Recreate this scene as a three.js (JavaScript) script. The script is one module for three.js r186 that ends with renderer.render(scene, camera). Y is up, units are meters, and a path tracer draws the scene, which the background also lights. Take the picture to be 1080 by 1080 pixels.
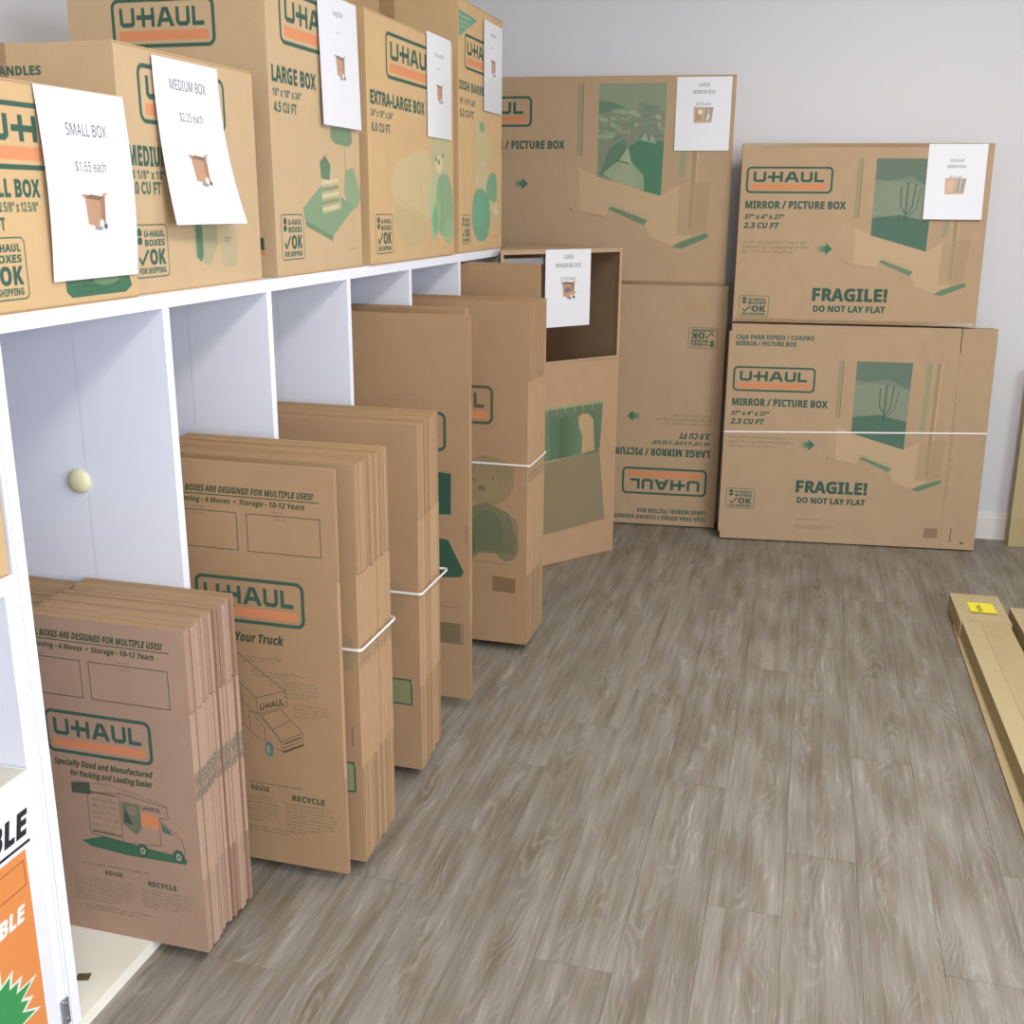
import * as THREE from 'three';
import { RectAreaLightUniformsLib } from 'three/addons/lights/RectAreaLightUniformsLib.js';
import { mergeGeometries } from 'three/addons/utils/BufferGeometryUtils.js';
import { createNoise2D } from 'simplex-noise';

// ---------------------------------------------------------------- camera, lights, exposure
const scene = new THREE.Scene();
const renderer = new THREE.WebGLRenderer({ antialias: true });
renderer.toneMapping = THREE.LinearToneMapping;
renderer.toneMappingExposure = 1.0;
renderer.shadowMap.enabled = true;
RectAreaLightUniformsLib.init();
const camera = new THREE.PerspectiveCamera(2 * Math.atan(540 / 1147) * 180 / Math.PI, 1, 0.05, 60);
camera.position.set(1.107, 1.37, 0);
camera.rotation.order = 'YXZ';
camera.rotation.set(-0.277, 0.265, 0.008);
scene.background = new THREE.Color(0xdfe6ee);
// ceiling troffers: x, z, brightness (the same fitting everywhere; see ceiling_light below)
const TROFFERS = [[1.75, -3.0], [1.75, -0.9], [1.75, 1.2]];
const TROFFER = { w: 0.6, l: 1.2, intensity: 15, color: 0xfff7f0 };
const WINDOW = { intensity: 9, color: 0xeaf1ff };

// ---------------------------------------------------------------- helpers
let seed = 20240611;
const rnd = () => { seed = (seed * 1664525 + 1013904223) >>> 0; return seed / 4294967296; };
const rr = (a, b) => a + (b - a) * rnd();
const noise = createNoise2D(rnd);
const taken = new Map();
function numbered(name) {
  const n = taken.get(name) ?? 0; taken.set(name, n + 1);
  return n ? name + '_' + String(n).padStart(3, '0') : name;
}
function shade(o) { o.traverse((c) => { if (c.isMesh) { c.castShadow = true; c.receiveShadow = true; } }); return o; }
function thing(name, label, category, group) {
  const o = new THREE.Group(); o.name = numbered(name); o.userData = { label, category };
  if (group) o.userData.group = group;
  scene.add(o); return o;
}
function mesh(name, geo, mat, parent, pos, rot) {
  const m = new THREE.Mesh(geo, mat); m.name = name; m.castShadow = m.receiveShadow = true;
  if (pos) m.position.set(...pos);
  if (rot) m.rotation.set(...rot);
  (parent || scene).add(m); return m;
}
function structure(name, label) {
  const g = new THREE.Group(); g.name = name; g.userData = { kind: 'structure', label, category: name.split('_')[0] };
  scene.add(g); return g;
}
// box with uv in metres on every face, except the front (+z) when a print rectangle is given
const geoCache = new Map();
function boxGeo(w, h, d, print) {
  const key = [w, h, d, print].join('|');
  if (geoCache.has(key)) return geoCache.get(key);
  const g = new THREE.BoxGeometry(w, h, d), uv = g.attributes.uv;
  const dims = [[d, h], [d, h], [w, d], [w, d], [w, h], [w, h]];
  for (let f = 0; f < 6; f++) for (let k = 0; k < 4; k++) {
    const i = f * 4 + k;
    if (f === 4 && print) uv.setXY(i, print[0] + uv.getX(i) * (print[2] - print[0]), print[1] + uv.getY(i) * (print[3] - print[1]));
    else uv.setXY(i, uv.getX(i) * dims[f][0], uv.getY(i) * dims[f][1]);
  }
  geoCache.set(key, g); return g;
}
// box given by its corners
function slab(name, [x0, y0, z0], [x1, y1, z1], mat, parent, print) {
  return mesh(name, boxGeo(x1 - x0, y1 - y0, z1 - z0, print), mat, parent, [(x0 + x1) / 2, (y0 + y1) / 2, (z0 + z1) / 2]);
}

// ---------------------------------------------------------------- textures
function canvas(w, h) { const c = document.createElement('canvas'); c.width = Math.round(w); c.height = Math.round(h); return c; }
function tex(c, repeat) {
  const t = new THREE.CanvasTexture(c); t.colorSpace = THREE.SRGBColorSpace; t.magFilter = THREE.LinearFilter; t.anisotropy = 8;
  if (repeat) { t.wrapS = t.wrapT = THREE.RepeatWrapping; t.repeat.set(...repeat); }
  return t;
}
// paper fibre grain, grey around the middle, blended over the board colour
const grainCanvas = canvas(512, 512);
{
  const x = grainCanvas.getContext('2d'), im = x.createImageData(512, 512);
  for (let j = 0; j < 512; j++) for (let i = 0; i < 512; i++) {
    const a = i / 512 * Math.PI * 2, b = j / 512 * Math.PI * 2;
    const ca = Math.cos(a), sa = Math.sin(a), cb = Math.cos(b), sb = Math.sin(b);
    const big = noise(ca * 0.7 + cb * 0.5 + 3, sa * 0.7 + sb * 0.5) * 0.5;
    const flute = Math.sin(i / 512 * Math.PI * 2 * 64) * 0.35;
    const fine = (rnd() - 0.5) * 1.3 + noise(i * 0.15, j * 0.5) * 0.35;
    const v = big * 0.5 + flute * 0.5 + fine * 0.8, o = (j * 512 + i) * 4;
    const dark = v < 0;
    im.data[o] = dark ? 70 : 250; im.data[o + 1] = dark ? 45 : 225; im.data[o + 2] = dark ? 25 : 190; im.data[o + 3] = Math.min(60, Math.abs(v) * 26);
  }
  x.putImageData(im, 0, 0);
}
let ink = 1;   // strength of the printing ink on the board
const GREEN = '#38594a', INK = '#3a4a33', ORANGE = '#d6885a';
// a sheet of kraft board w x h millimetres with printing; draw(ctx) works in millimetres from the top left
function board(w, h, tone, draw, ppm = 1.3) {
  const c = canvas(w * ppm, h * ppm), x = c.getContext('2d');
  x.fillStyle = tone; x.fillRect(0, 0, c.width, c.height);
  x.fillStyle = x.createPattern(grainCanvas, 'repeat'); x.fillRect(0, 0, c.width, c.height);
  x.save(); x.scale(ppm, ppm); x.lineJoin = 'round'; draw(x); x.restore();
  return new THREE.MeshStandardMaterial({ map: tex(c), roughness: 0.82 });
}
function kraft(tone) {
  const c = canvas(512, 512), x = c.getContext('2d');
  x.fillStyle = tone; x.fillRect(0, 0, 512, 512); x.fillStyle = x.createPattern(grainCanvas, 'repeat'); x.fillRect(0, 0, 512, 512);
  return new THREE.MeshStandardMaterial({ map: tex(c, [2.5, 2.5]), roughness: 0.82 });
}
// text whose baseline is y; width w squeezes or stretches it
function txt(x, s, px, py, size, { w, col = GREEN, bold = true, italic = false, align = 'left', alpha = 1, font = 'sans-serif' } = {}) {
  x.save(); x.globalAlpha = alpha; x.fillStyle = col; x.translate(px, py); x.lineJoin = 'round';
  const k = size / 40; x.font = (bold ? 'bold ' : '') + '40px ' + font;
  const m = x.measureText(s).width * k, q = w ? w / m : 0.78;
  if (align === 'center') x.translate(-m * q / 2, 0); else if (align === 'right') x.translate(-m * q, 0);
  if (italic) x.transform(1, 0, -0.2, 1, 0, 0);
  x.scale(k * q, k); x.fillText(s, 0, 0); if (bold) { x.strokeStyle = col; x.lineWidth = 2.2; x.strokeText(s, 0, 0); } x.restore();
}
// rows of print too fine to read
function greek(x, px, py, w, rows, pitch, col = INK, alpha = 0.4, h = 0.45) {
  x.save(); x.fillStyle = col;
  for (let r = 0; r < rows; r++) {
    let u = 0; const end = w * (r === rows - 1 ? 0.7 : rr(0.9, 1));
    while (u < end) {
      const word = Math.min(rr(1.2, 3.6) * pitch, end - u);
      for (let c = 0; c < word; c += pitch * 0.42) { x.globalAlpha = alpha * rr(0.5, 1.1); x.fillRect(px + u + c, py + r * pitch + rr(-0.1, 0.1) * pitch, pitch * 0.28, pitch * h * rr(0.7, 1.25)); }
      u += word + pitch * 0.5;
    }
  }
  x.restore();
}
function rrect(x, a, b, w, h, r) { x.beginPath(); x.roundRect(a, b, w, h, r); }
function poly(x, pts, fill, alpha = 1) { x.save(); x.globalAlpha = alpha * ink; x.fillStyle = fill; x.beginPath(); pts.forEach(([a, b], i) => (i ? x.lineTo(a, b) : x.moveTo(a, b))); x.closePath(); x.fill(); x.restore(); }
function line(x, pts, col, width, alpha = 1) { x.save(); x.globalAlpha = alpha * ink; x.strokeStyle = col; x.lineWidth = width; x.beginPath(); pts.forEach(([a, b], i) => (i ? x.lineTo(a, b) : x.moveTo(a, b))); x.stroke(); x.restore(); }
function blob(x, pts, fill, alpha = 1) { x.save(); x.globalAlpha = alpha * ink; x.fillStyle = fill; x.beginPath(); const n = pts.length, mid = (i) => [(pts[i % n][0] + pts[(i + 1) % n][0]) / 2, (pts[i % n][1] + pts[(i + 1) % n][1]) / 2]; x.moveTo(...mid(0)); for (let i = 1; i <= n; i++) x.quadraticCurveTo(...pts[i % n], ...mid(i)); x.closePath(); x.fill(); x.restore(); }
function oval(x, cx, cy, a, b, fill, alpha = 1, rot = 0) { x.save(); x.globalAlpha = alpha * ink; x.fillStyle = fill; x.beginPath(); x.ellipse(cx, cy, a, b, rot, 0, 7); x.fill(); x.restore(); }
// the word in its heavy square capitals, s = cap height, joined hyphen between the first two letters
function wordmark(x, px, py, w, s, col) {
  x.save(); x.translate(px, py); x.scale(w / 595, s / 100); x.strokeStyle = col; x.fillStyle = col; x.lineWidth = 23; x.lineJoin = 'miter';
  const path = (...p) => { x.beginPath(); p.forEach(([a, b], i) => (i ? x.lineTo(a, b) : x.moveTo(a, b))); x.stroke(); };
  path([13, 0], [13, 78], [24, 88], [86, 88], [97, 78], [97, 0]);
  x.fillRect(122, 38, 60, 25);
  path([170, 0], [170, 100]); path([237, 0], [237, 100]); x.fillRect(160, 38, 90, 25);
  x.beginPath(); x.moveTo(262, 100); x.lineTo(305, 0); x.lineTo(345, 0); x.lineTo(388, 100); x.lineTo(360, 100); x.lineTo(351, 77); x.lineTo(299, 77); x.lineTo(290, 100); x.closePath();
  x.moveTo(309, 55); x.lineTo(341, 55); x.lineTo(325, 18); x.closePath(); x.fill('evenodd');
  path([411, 0], [411, 76], [424, 88], [472, 88], [485, 76], [485, 0]);
  path([524, 0], [524, 87.5], [595, 87.5]);
  x.restore();
}
// framed emblem: rounded border, word, orange bar
function emblem(x, a, b, w, h, col = GREEN) {
  const t = h * 0.075;
  rrect(x, a + t / 2, b + t / 2, w - t, h - t, h * 0.15); x.strokeStyle = col; x.lineWidth = t; x.stroke();
  wordmark(x, a + w * 0.08, b + h * 0.19, w * 0.82, h * 0.39, col);
  x.fillStyle = ORANGE; x.globalAlpha = 0.9; rrect(x, a + w * 0.065, b + h * 0.655, w * 0.87, h * 0.2, h * 0.03); x.fill(); x.globalAlpha = 1;
  oval(x, a + w * 0.925, b + h * 0.2, h * 0.02, h * 0.02, ORANGE);
}
function okBadge(x, a, b, w, h, col = GREEN) {
  x.lineWidth = h * 0.022; x.strokeStyle = col; rrect(x, a, b, w, h, h * 0.1); x.stroke();
  oval(x, a + w * 0.17, b + h * 0.15, w * 0.075, h * 0.09, col); oval(x, a + w * 0.17, b + h * 0.3, w * 0.075, h * 0.075, col);
  line(x, [[a + w * 0.1, b + h * 0.22], [a + w * 0.24, b + h * 0.22]], '#c09a70', h * 0.025);
  txt(x, 'U-HAUL', a + w * 0.3, b + h * 0.23, h * 0.17, { w: w * 0.62, col }); txt(x, 'BOXES', a + w * 0.3, b + h * 0.4, h * 0.17, { w: w * 0.62, col });
  line(x, [[a + w * 0.12, b + h * 0.62], [a + w * 0.2, b + h * 0.74], [a + w * 0.4, b + h * 0.48]], col, h * 0.06);
  txt(x, 'OK', a + w * 0.42, b + h * 0.76, h * 0.4, { w: w * 0.48, col }); txt(x, 'FOR SHIPPING', a + w * 0.1, b + h * 0.93, h * 0.15, { w: w * 0.8, col });
}
function arrow(x, a, b, s, col = '#3f7358') {
  const g = x.createLinearGradient(a, 0, a + s, 0); g.addColorStop(0, 'rgba(63,115,88,0.1)'); g.addColorStop(0.6, col); x.fillStyle = g;   // the printed arrow runs out into a halftone tail
  x.beginPath(); x.moveTo(a, b - s * 0.2); x.lineTo(a + s * 0.55, b - s * 0.2); x.lineTo(a + s * 0.55, b - s * 0.42); x.lineTo(a + s, b); x.lineTo(a + s * 0.55, b + s * 0.42); x.lineTo(a + s * 0.55, b + s * 0.2); x.lineTo(a, b + s * 0.2); x.closePath(); x.fill();
}
const solid = (hex, rough = 0.7, more = {}) => new THREE.MeshStandardMaterial({ color: hex, roughness: rough, ...more });

// ---------------------------------------------------------------- materials
const TONE = { box: '#c2a781', small: '#c9a97b', stack: '#aa8a66', pink: '#ab8d78', far: '#b49a79', yellow: '#b8a880' };
const M = {
  white: solid(0xecf0fa, 0.42), whiteEdge: solid(0xf2f3f6, 0.45), wall: solid(0xdadbde, 0.9), baseboard: solid(0xe2e0da, 0.5),
  ceiling: solid(0xe6e4e0, 0.95), cream: solid(0xd9d7ae, 0.5), metal: solid(0xb9bcc0, 0.35, { metalness: 0.9 }), strap: solid(0xf3f1ec, 0.4), black: solid(0x2b2a20, 0.6),
  tape: new THREE.MeshPhysicalMaterial({ color: 0xf4f0e6, roughness: 0.16, transmission: 1, thickness: 0, ior: 1.45 }),
  sleeve: new THREE.MeshPhysicalMaterial({ color: 0xffffff, roughness: 0.06, transmission: 1, thickness: 0, ior: 1.5 }),
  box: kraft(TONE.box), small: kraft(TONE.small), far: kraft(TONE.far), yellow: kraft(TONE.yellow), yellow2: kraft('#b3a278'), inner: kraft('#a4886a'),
};
const STACKTONES = {
  pink: [kraft('#ab8d78'), kraft('#a08069'), kraft('#b59884')], stack: [kraft('#aa8a66'), kraft('#a3835f'), kraft('#b1926e')],
};
// cut edge of corrugated board: two liners with the fluted medium between
const edgeCanvas = canvas(256, 64);
{
  const x = edgeCanvas.getContext('2d');
  x.fillStyle = '#9a7b55'; x.fillRect(0, 0, 256, 64); x.strokeStyle = '#c4a273'; x.lineWidth = 9; x.beginPath();
  for (let i = 0; i <= 256; i += 2) { const y = 32 + Math.sin(i / 256 * Math.PI * 8) * 20; i ? x.lineTo(i, y) : x.moveTo(i, y); } x.stroke();
  x.fillStyle = '#cfae80'; x.fillRect(0, 0, 256, 9); x.fillRect(0, 55, 256, 9);
}
M.edge = new THREE.MeshStandardMaterial({ map: tex(edgeCanvas, [35, 250]), roughness: 0.85 });
const panelMats = (plain, print) => [plain, plain, M.edge, M.edge, print || plain, plain];

// ---------------------------------------------------------------- room
const wallB = structure('wall_back', 'plain white painted back wall behind the mirror boxes');
wallB.position.set(1.9, 0, -4.845); wallB.rotation.y = 0.06;
slab('plaster', [-3.2, 0, -0.12], [2.2, 2.75, 0], M.wall, wallB);
const bbB = structure('baseboard_back', 'white moulded baseboard along the back wall');
bbB.position.copy(wallB.position); bbB.rotation.y = 0.06;
slab('board', [-2.7, 0, 0], [1.9, 0.095, 0.014], M.baseboard, bbB); slab('cap', [-2.7, 0.095, 0], [1.9, 0.112, 0.009], M.baseboard, bbB);
const wallL = structure('wall_left', 'plain white wall behind the white shelving');
slab('plaster', [-0.92, 0, -4.9], [-0.8, 2.75, 2.6], M.wall, wallL);
const wallR = structure('wall_right', 'white wall on the right with a wide shop window');
slab('plaster', [3.9, 0, -5.1], [4.02, 0.8, 2.6], M.wall, wallR); slab('plaster', [3.9, 2.4, -5.1], [4.02, 2.75, 2.6], M.wall, wallR);
slab('plaster', [3.9, 0.8, -5.1], [4.02, 2.4, -1.2], M.wall, wallR); slab('plaster', [3.9, 0.8, 2.0], [4.02, 2.4, 2.6], M.wall, wallR);
const win = structure('window_1', 'wide shop window with a white frame');
const pane = new THREE.MeshPhysicalMaterial({ color: 0xffffff, roughness: 0.02, transmission: 1, thickness: 0 });
for (let i = 0; i < 2; i++) mesh('pane', boxGeo(0.006, 1.6, 1.6), pane, win, [3.96, 1.6, -0.4 + i * 1.6]);
for (const z of [-1.18, 0.4, 1.98]) slab('frame_bar', [3.93, 0.8, z - 0.02], [3.99, 2.4, z + 0.02], M.baseboard, win);
const wallF = structure('wall_front', 'white wall behind the viewer');
slab('plaster', [-0.92, 0, 2.6], [4.02, 2.75, 2.72], M.wall, wallF);
const ceil = structure('ceiling', 'plain white ceiling');
slab('plaster', [-0.92, 2.75, -5.2], [4.02, 2.85, 2.72], M.ceiling, ceil);
for (const [x, z] of TROFFERS) {
  const t = thing('ceiling_light', 'flat white ceiling light panel, ' + ['farthest', 'middle one', 'nearest'][TROFFERS.findIndex((p) => p[1] === z)] + ' above the aisle', 'ceiling light', 'ceiling light panels'); t.position.set(x, 2.75, z);
  const { w, l, intensity, color } = TROFFER;
  for (const s of [-1, 1]) { slab('frame', [s * w / 2 - 0.015, -0.03, -l / 2], [s * w / 2 + 0.015, -0.001, l / 2], M.whiteEdge, t); slab('frame', [-w / 2, -0.03, s * l / 2 - 0.015], [w / 2, -0.001, s * l / 2 + 0.015], M.whiteEdge, t); }
  mesh('diffuser', boxGeo(w - 0.03, 0.008, l - 0.03), solid(0xffffff, 0.6, { emissive: new THREE.Color(color), emissiveIntensity: 1.2 }), t, [0, -0.012, 0]);
  const a = new THREE.RectAreaLight(color, intensity, w - 0.05, l - 0.05); a.position.set(0, -0.034, 0); a.rotation.x = -Math.PI / 2; t.add(a);
}
{ // daylight coming in at the shop window
  const a = new THREE.RectAreaLight(WINDOW.color, WINDOW.intensity, 3.1, 1.55); a.position.set(3.88, 1.6, 0.4); a.rotation.y = Math.PI / 2; scene.add(a); a.name = 'window_daylight';
}

// floor of grey weathered wood-look planks
const floor = structure('floor', 'grey brown weathered wood-look plank floor');
slab('subfloor', [-0.92, -0.08, -5.2], [4.02, -0.004, 2.72], solid(0x5d5248, 0.9), floor);
const PV = 8, TW = 2048, TH = 2048, PW = 0.149, PL = 1.22;
const col = new Uint8Array(TW * TH * 4), hgt = new Uint8Array(TW * TH);
for (let v = 0; v < PV; v++) {
  const ox = v * 37.3, cx0 = rr(0.3, 0.7), y0 = rr(0.2, 0.8), tone = rr(-0.03, 0.03), dir = rnd() < 0.5 ? -1 : 1;
  for (let j = 0; j < TH; j++) {
    const y = j / TH * PL, cen = cx0 + 0.22 * noise(ox, y * 2.1);
    for (let i = 0; i < 256; i++) {
      const x = i / 256 * PW;
      const d = x / PW - cen;
      const warp = noise(x * 14 + ox, y * 5) * 0.6 + noise(x * 45 + ox, y * 18 + 9) * 0.16;
      const F = dir * y * 9 + d * d * 26 + warp * 1.1;
      const ring = Math.pow(0.5 + 0.5 * Math.sin(F * Math.PI * 2), 3);
      const mask = Math.max(0, Math.min(1, 0.15 + 1.1 * noise(x * 12 + ox, y * 2.3 + 40) - Math.abs(d) * 0.7));
      const streak = noise(x * 230 + ox, y * 3.2) * 0.7 + noise(x * 110 + ox + 31, y * 4.5) * 0.6, fine = noise(x * 700 + ox, y * 12), wide = noise(x * 40 + ox + 5, y * 2.4), patch = noise(x * 11 + ox + 77, y * 3.1);
      const strip = noise(x * 19 + ox * 3, y * 0.9 + 11), fleck = Math.max(0, noise(x * 130 + ox + noise(x * 30, y * 9) * 0.8, y * 7 + 3) - 0.4);
      let f = 0.47 + tone + 0.16 * patch + 0.13 * strip + 0.13 * wide + 0.15 * streak + 0.08 * fine + fleck * 0.5 + (ring - 0.32) * mask * 0.36 + (rnd() - 0.5) * 0.06;
      const brown = Math.max(0, -patch * 0.6 - wide * 0.5);
      f = Math.max(0, Math.min(1, 0.46 + (f - 0.46) * 0.8));
      const o = (j * TW + v * 256 + i) * 4;
      col[o] = 96 + f * 72 + brown * 3; col[o + 1] = 90 + f * 73 - brown * 2; col[o + 2] = 79 + f * 74 - brown * 7; col[o + 3] = 255;
      hgt[j * TW + v * 256 + i] = 128 + 50 * (streak * 0.5 + fine * 0.3 + ring * mask);
    }
  }
}
const plankTex = new THREE.DataTexture(col, TW, TH); plankTex.colorSpace = THREE.SRGBColorSpace; plankTex.magFilter = THREE.LinearFilter; plankTex.needsUpdate = true;
const plankBump = new THREE.DataTexture(hgt, TW, TH, THREE.RedFormat); plankBump.magFilter = THREE.LinearFilter; plankBump.needsUpdate = true;
const plankMat = new THREE.MeshStandardMaterial({ map: plankTex, bumpMap: plankBump, bumpScale: 0.0004, roughness: 0.5 });
const plankGeos = [];
for (let v = 0; v < PV; v++) for (const flip of [0, 1]) {
  const w = PW - 0.0001, l = PL - 0.0003, b = 0.00025;
  const P = [], U = [], N = [];
  const top = [[-w / 2 + b, 0, l / 2 - b], [w / 2 - b, 0, l / 2 - b], [w / 2 - b, 0, -l / 2 + b], [-w / 2 + b, 0, -l / 2 + b]];
  const rim = [[-w / 2, -0.003, l / 2], [w / 2, -0.003, l / 2], [w / 2, -0.003, -l / 2], [-w / 2, -0.003, -l / 2]];
  const uvOf = ([x, , z]) => { let a = x / PW + 0.5, c = 0.5 - z / PL; if (flip) { a = 1 - a; c = 1 - c; } return [(v + 0.012 + a * 0.976) / PV, c]; };
  const quad = (a, b2, c, d) => { for (const p of [a, b2, c, a, c, d]) { P.push(...p); U.push(...uvOf(p)); } };
  quad(...top); for (let k = 0; k < 4; k++) quad(rim[k], rim[(k + 1) % 4], top[(k + 1) % 4], top[k]);
  const g = new THREE.BufferGeometry(); g.setAttribute('position', new THREE.Float32BufferAttribute(P, 3)); g.setAttribute('uv', new THREE.Float32BufferAttribute(U, 2)); g.computeVertexNormals(); plankGeos.push(g);
}
const rowEnds = { 0: -1.694, '-1': -2.662, 1: -2.425, 2: -1.951, 3: -2.184, 5: -1.856, 4: -2.668 };
for (let r = -6; r < 22; r++) {
  const e = rowEnds[r] ?? -rr(1.2, 2.42); let zc = e + PL / 2;
  while (zc - PL / 2 > -4.95) zc -= PL;
  for (; zc - PL / 2 < 2.6; zc += PL) mesh('plank', plankGeos[Math.floor(rnd() * plankGeos.length)], plankMat, floor, [0.697 + PW * (r + 0.5), 0, zc]);
}

// ---------------------------------------------------------------- white shelving
const TOP0 = 1.186, TOP = 1.211, BASE = 0.025;
const shelf = thing('shelving_unit', 'long white shelving unit with tall open bays holding flattened boxes', 'shelves');
slab('top_board', [-0.78, TOP0, -3.892], [0, TOP, -1.281], M.white, shelf);
slab('base_board', [-0.78, 0, -3.889], [0, BASE, -1.282], solid(0xe9e8d8, 0.45), shelf);
slab('back_panel', [-0.79, 0, -3.889], [-0.782, TOP0, -1.282], M.white, shelf);
const DIV = [-1.281, -1.712, -2.1, -2.516, -2.948, -3.4, -3.868];
DIV.forEach((z, i) => {
  const d = new THREE.Group(); d.name = 'divider'; shelf.add(d);
  slab('front_board', [-0.19, BASE, z - 0.021], [0, TOP0, z], M.white, d);
  slab('rear_board', [-0.781, BASE, z - 0.0205], [-0.19, TOP0, z - 0.0006], M.white, d);
});
{ // round cream cap on the first divider
  const pts = [[0.0001, 0.014], [0.009, 0.0135], [0.017, 0.011], [0.0225, 0.006], [0.024, 0.001], [0.024, 0]].reverse().map(([a, b]) => new THREE.Vector2(a, b));
  const g = new THREE.LatheGeometry(pts, 28); g.rotateX(Math.PI / 2);
  mesh('round_cap', g, M.cream, shelf, [-0.207, 0.857, DIV[1] - 0.0003]).userData.label = 'round cream plastic cap';
}
const cab = thing('end_cabinet', 'white end cabinet at the left edge holding an orange and white box', 'cabinet');
slab('side_panel', [-0.78, 0, -1.2795], [0, TOP0, -1.272], M.white, cab); slab('side_lining', [-0.78, BASE, -1.2715], [-0.001, 0.8095, -1.25], M.white, cab);
slab('side_panel', [-0.78, 0, -0.221], [0, TOP0, -0.2], M.white, cab);
slab('top_board', [-0.78, TOP0, -1.279], [0, TOP, -0.2], M.white, cab);
slab('middle_shelf', [-0.78, 0.81, -1.2715], [-0.002, 0.836, -0.222], M.white, cab);
slab('base_board', [-0.78, 0, -1.2715], [-0.002, BASE, -0.222], M.white, cab);
slab('back_panel', [-0.79, 0, -1.279], [-0.781, TOP0, -0.2], M.white, cab);
{
  const h = new THREE.Group(); h.name = 'hinge'; cab.add(h);
  slab('hinge_plate', [0, 0.045, -1.274], [0.003, 0.095, -1.26], M.metal, h);
  for (const y of [0.055, 0.085]) { const g = new THREE.CylinderGeometry(0.003, 0.003, 0.003, 10); g.rotateZ(Math.PI / 2); mesh('screw', g, M.metal, h, [0.0042, y, -1.267]); }
  const g = new THREE.CylinderGeometry(0.0035, 0.0035, 0.05, 10); mesh('knuckle', g, M.metal, h, [0.003, 0.07, -1.2595]);
}
const scrap = thing('paper_scrap', 'small dark olive scrap lying on the white base board', 'scrap');
scrap.position.set(-0.062, BASE + 0.001, -1.392); scrap.rotation.y = 0.3; slab('paper', [-0.012, 0, -0.009], [0.012, 0.0008, 0.009], solid(0x5a5528, 0.8), scrap);

// ---------------------------------------------------------------- assembled cartons: left front bottom corner at the origin, front facing +z
function carton(name, label, W, H, D, plain, prints = {}, { tape = true, group } = {}) {
  const o = thing(name, label, 'box', group), t = 0.0045;
  const face = (nm, w, mat, pos, ry) => mesh(nm, boxGeo(w, H - 2 * t, t, mat ? [0, 0, 1, 1] : undefined), panelMats(plain, mat), o, pos, [0, ry, 0]);
  face('panel', W, prints.front, [W / 2, H / 2, -t / 2], 0);
  face('panel', W, prints.back, [W / 2, H / 2, -D + t / 2], Math.PI);
  face('panel', D - 2 * t, prints.left, [t / 2, H / 2, -D / 2], -Math.PI / 2);
  face('panel', D - 2 * t, prints.right, [W - t / 2, H / 2, -D / 2], Math.PI / 2);
  for (const y of [t / 2, H - t / 2]) for (const s of [0, 1])
    mesh('flap', boxGeo(W - 0.002, D / 2 - 0.002, t), panelMats(plain), o, [W / 2, y, -D * (s ? 0.25 : 0.75)], [y < 0.01 ? Math.PI / 2 : -Math.PI / 2, 0, 0]);
  if (tape) {
    slab('packing_tape', [-0.0005, H + 0.0002, -D / 2 - 0.025], [W + 0.0005, H + 0.0006, -D / 2 + 0.025], M.tape, o);
    for (const x of [-0.0006, W + 0.0002]) slab('packing_tape', [x, H - 0.06, -D / 2 - 0.025], [x + 0.0004, H + 0.0004, -D / 2 + 0.025], M.tape, o);
  }
  return o;
}
const faceShelf = (o, x, y, z) => { o.position.set(x, y, z); o.rotation.y = Math.PI / 2; };

// small box
const smallFront = board(416, 318, TONE.small, (x) => {
  emblem(x, 66, 25, 310, 94); txt(x, 'SMALL BOX', 44, 157, 33, { w: 146 }); txt(x, '16 3/8" x 12 5/8" x 12 5/8"', 44, 178, 18, { w: 140, alpha: 0.8 }); txt(x, '1.5 CU FT', 34, 203, 24, { w: 76, alpha: 0.9 });
  okBadge(x, 44, 214, 100, 88);
  poly(x, [[228, 276], [390, 278], [398, 300], [380, 310], [240, 310], [228, 300]], '#3d6a4f'); greek(x, 250, 284, 120, 3, 8, '#2a4636', 0.5); oval(x, 330, 286, 34, 9, '#6f8a66', 0.8);
});
faceShelf(carton('small_carton', 'small moving box with a small box price sheet, frontmost on the shelf', 0.416, 0.32, 0.32, M.small, { front: smallFront }), 0.002, TOP, -1.228);
// medium box
const medFront = board(460, 405, TONE.box, (x) => {
  emblem(x, 62, 22, 285, 98); txt(x, 'MEDIUM BOX', 17, 190, 44, { w: 190 }); txt(x, '18 1/8" x 18" x 16"', 14, 212, 19, { w: 160, alpha: 0.75 }); txt(x, '3.0 CU FT', 12, 238, 27, { w: 96, alpha: 0.85 });
  okBadge(x, 14, 290, 102, 90);
  ink = 0.8; poly(x, [[205, 290], [290, 285], [290, 330], [255, 372], [205, 350]], '#8c9a7a', 0.7); poly(x, [[212, 290], [235, 288], [235, 350], [225, 362], [212, 352]], '#3f6e55', 0.95);
  poly(x, [[300, 300], [320, 286], [345, 286], [362, 302], [364, 368], [340, 378], [312, 376], [298, 366]], '#a9a282', 0.8); ink = 1; oval(x, 332, 289, 16, 4, '#41624c'); greek(x, 316, 318, 30, 2, 6, INK, 0.6);
});
const medSide = board(450, 405, TONE.box, (x) => { txt(x, 'EASY CARRY HANDLES', 84, 46, 19, { w: 232, alpha: 0.9 }); greek(x, 190, 62, 100, 1, 10, GREEN, 0.5); });
faceShelf(carton('medium_carton', 'medium moving box with a glossy price sheet curling off its front', 0.46, 0.406, 0.457, M.box, { front: medFront, left: medSide }), -0.012, TOP, -1.648);
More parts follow.
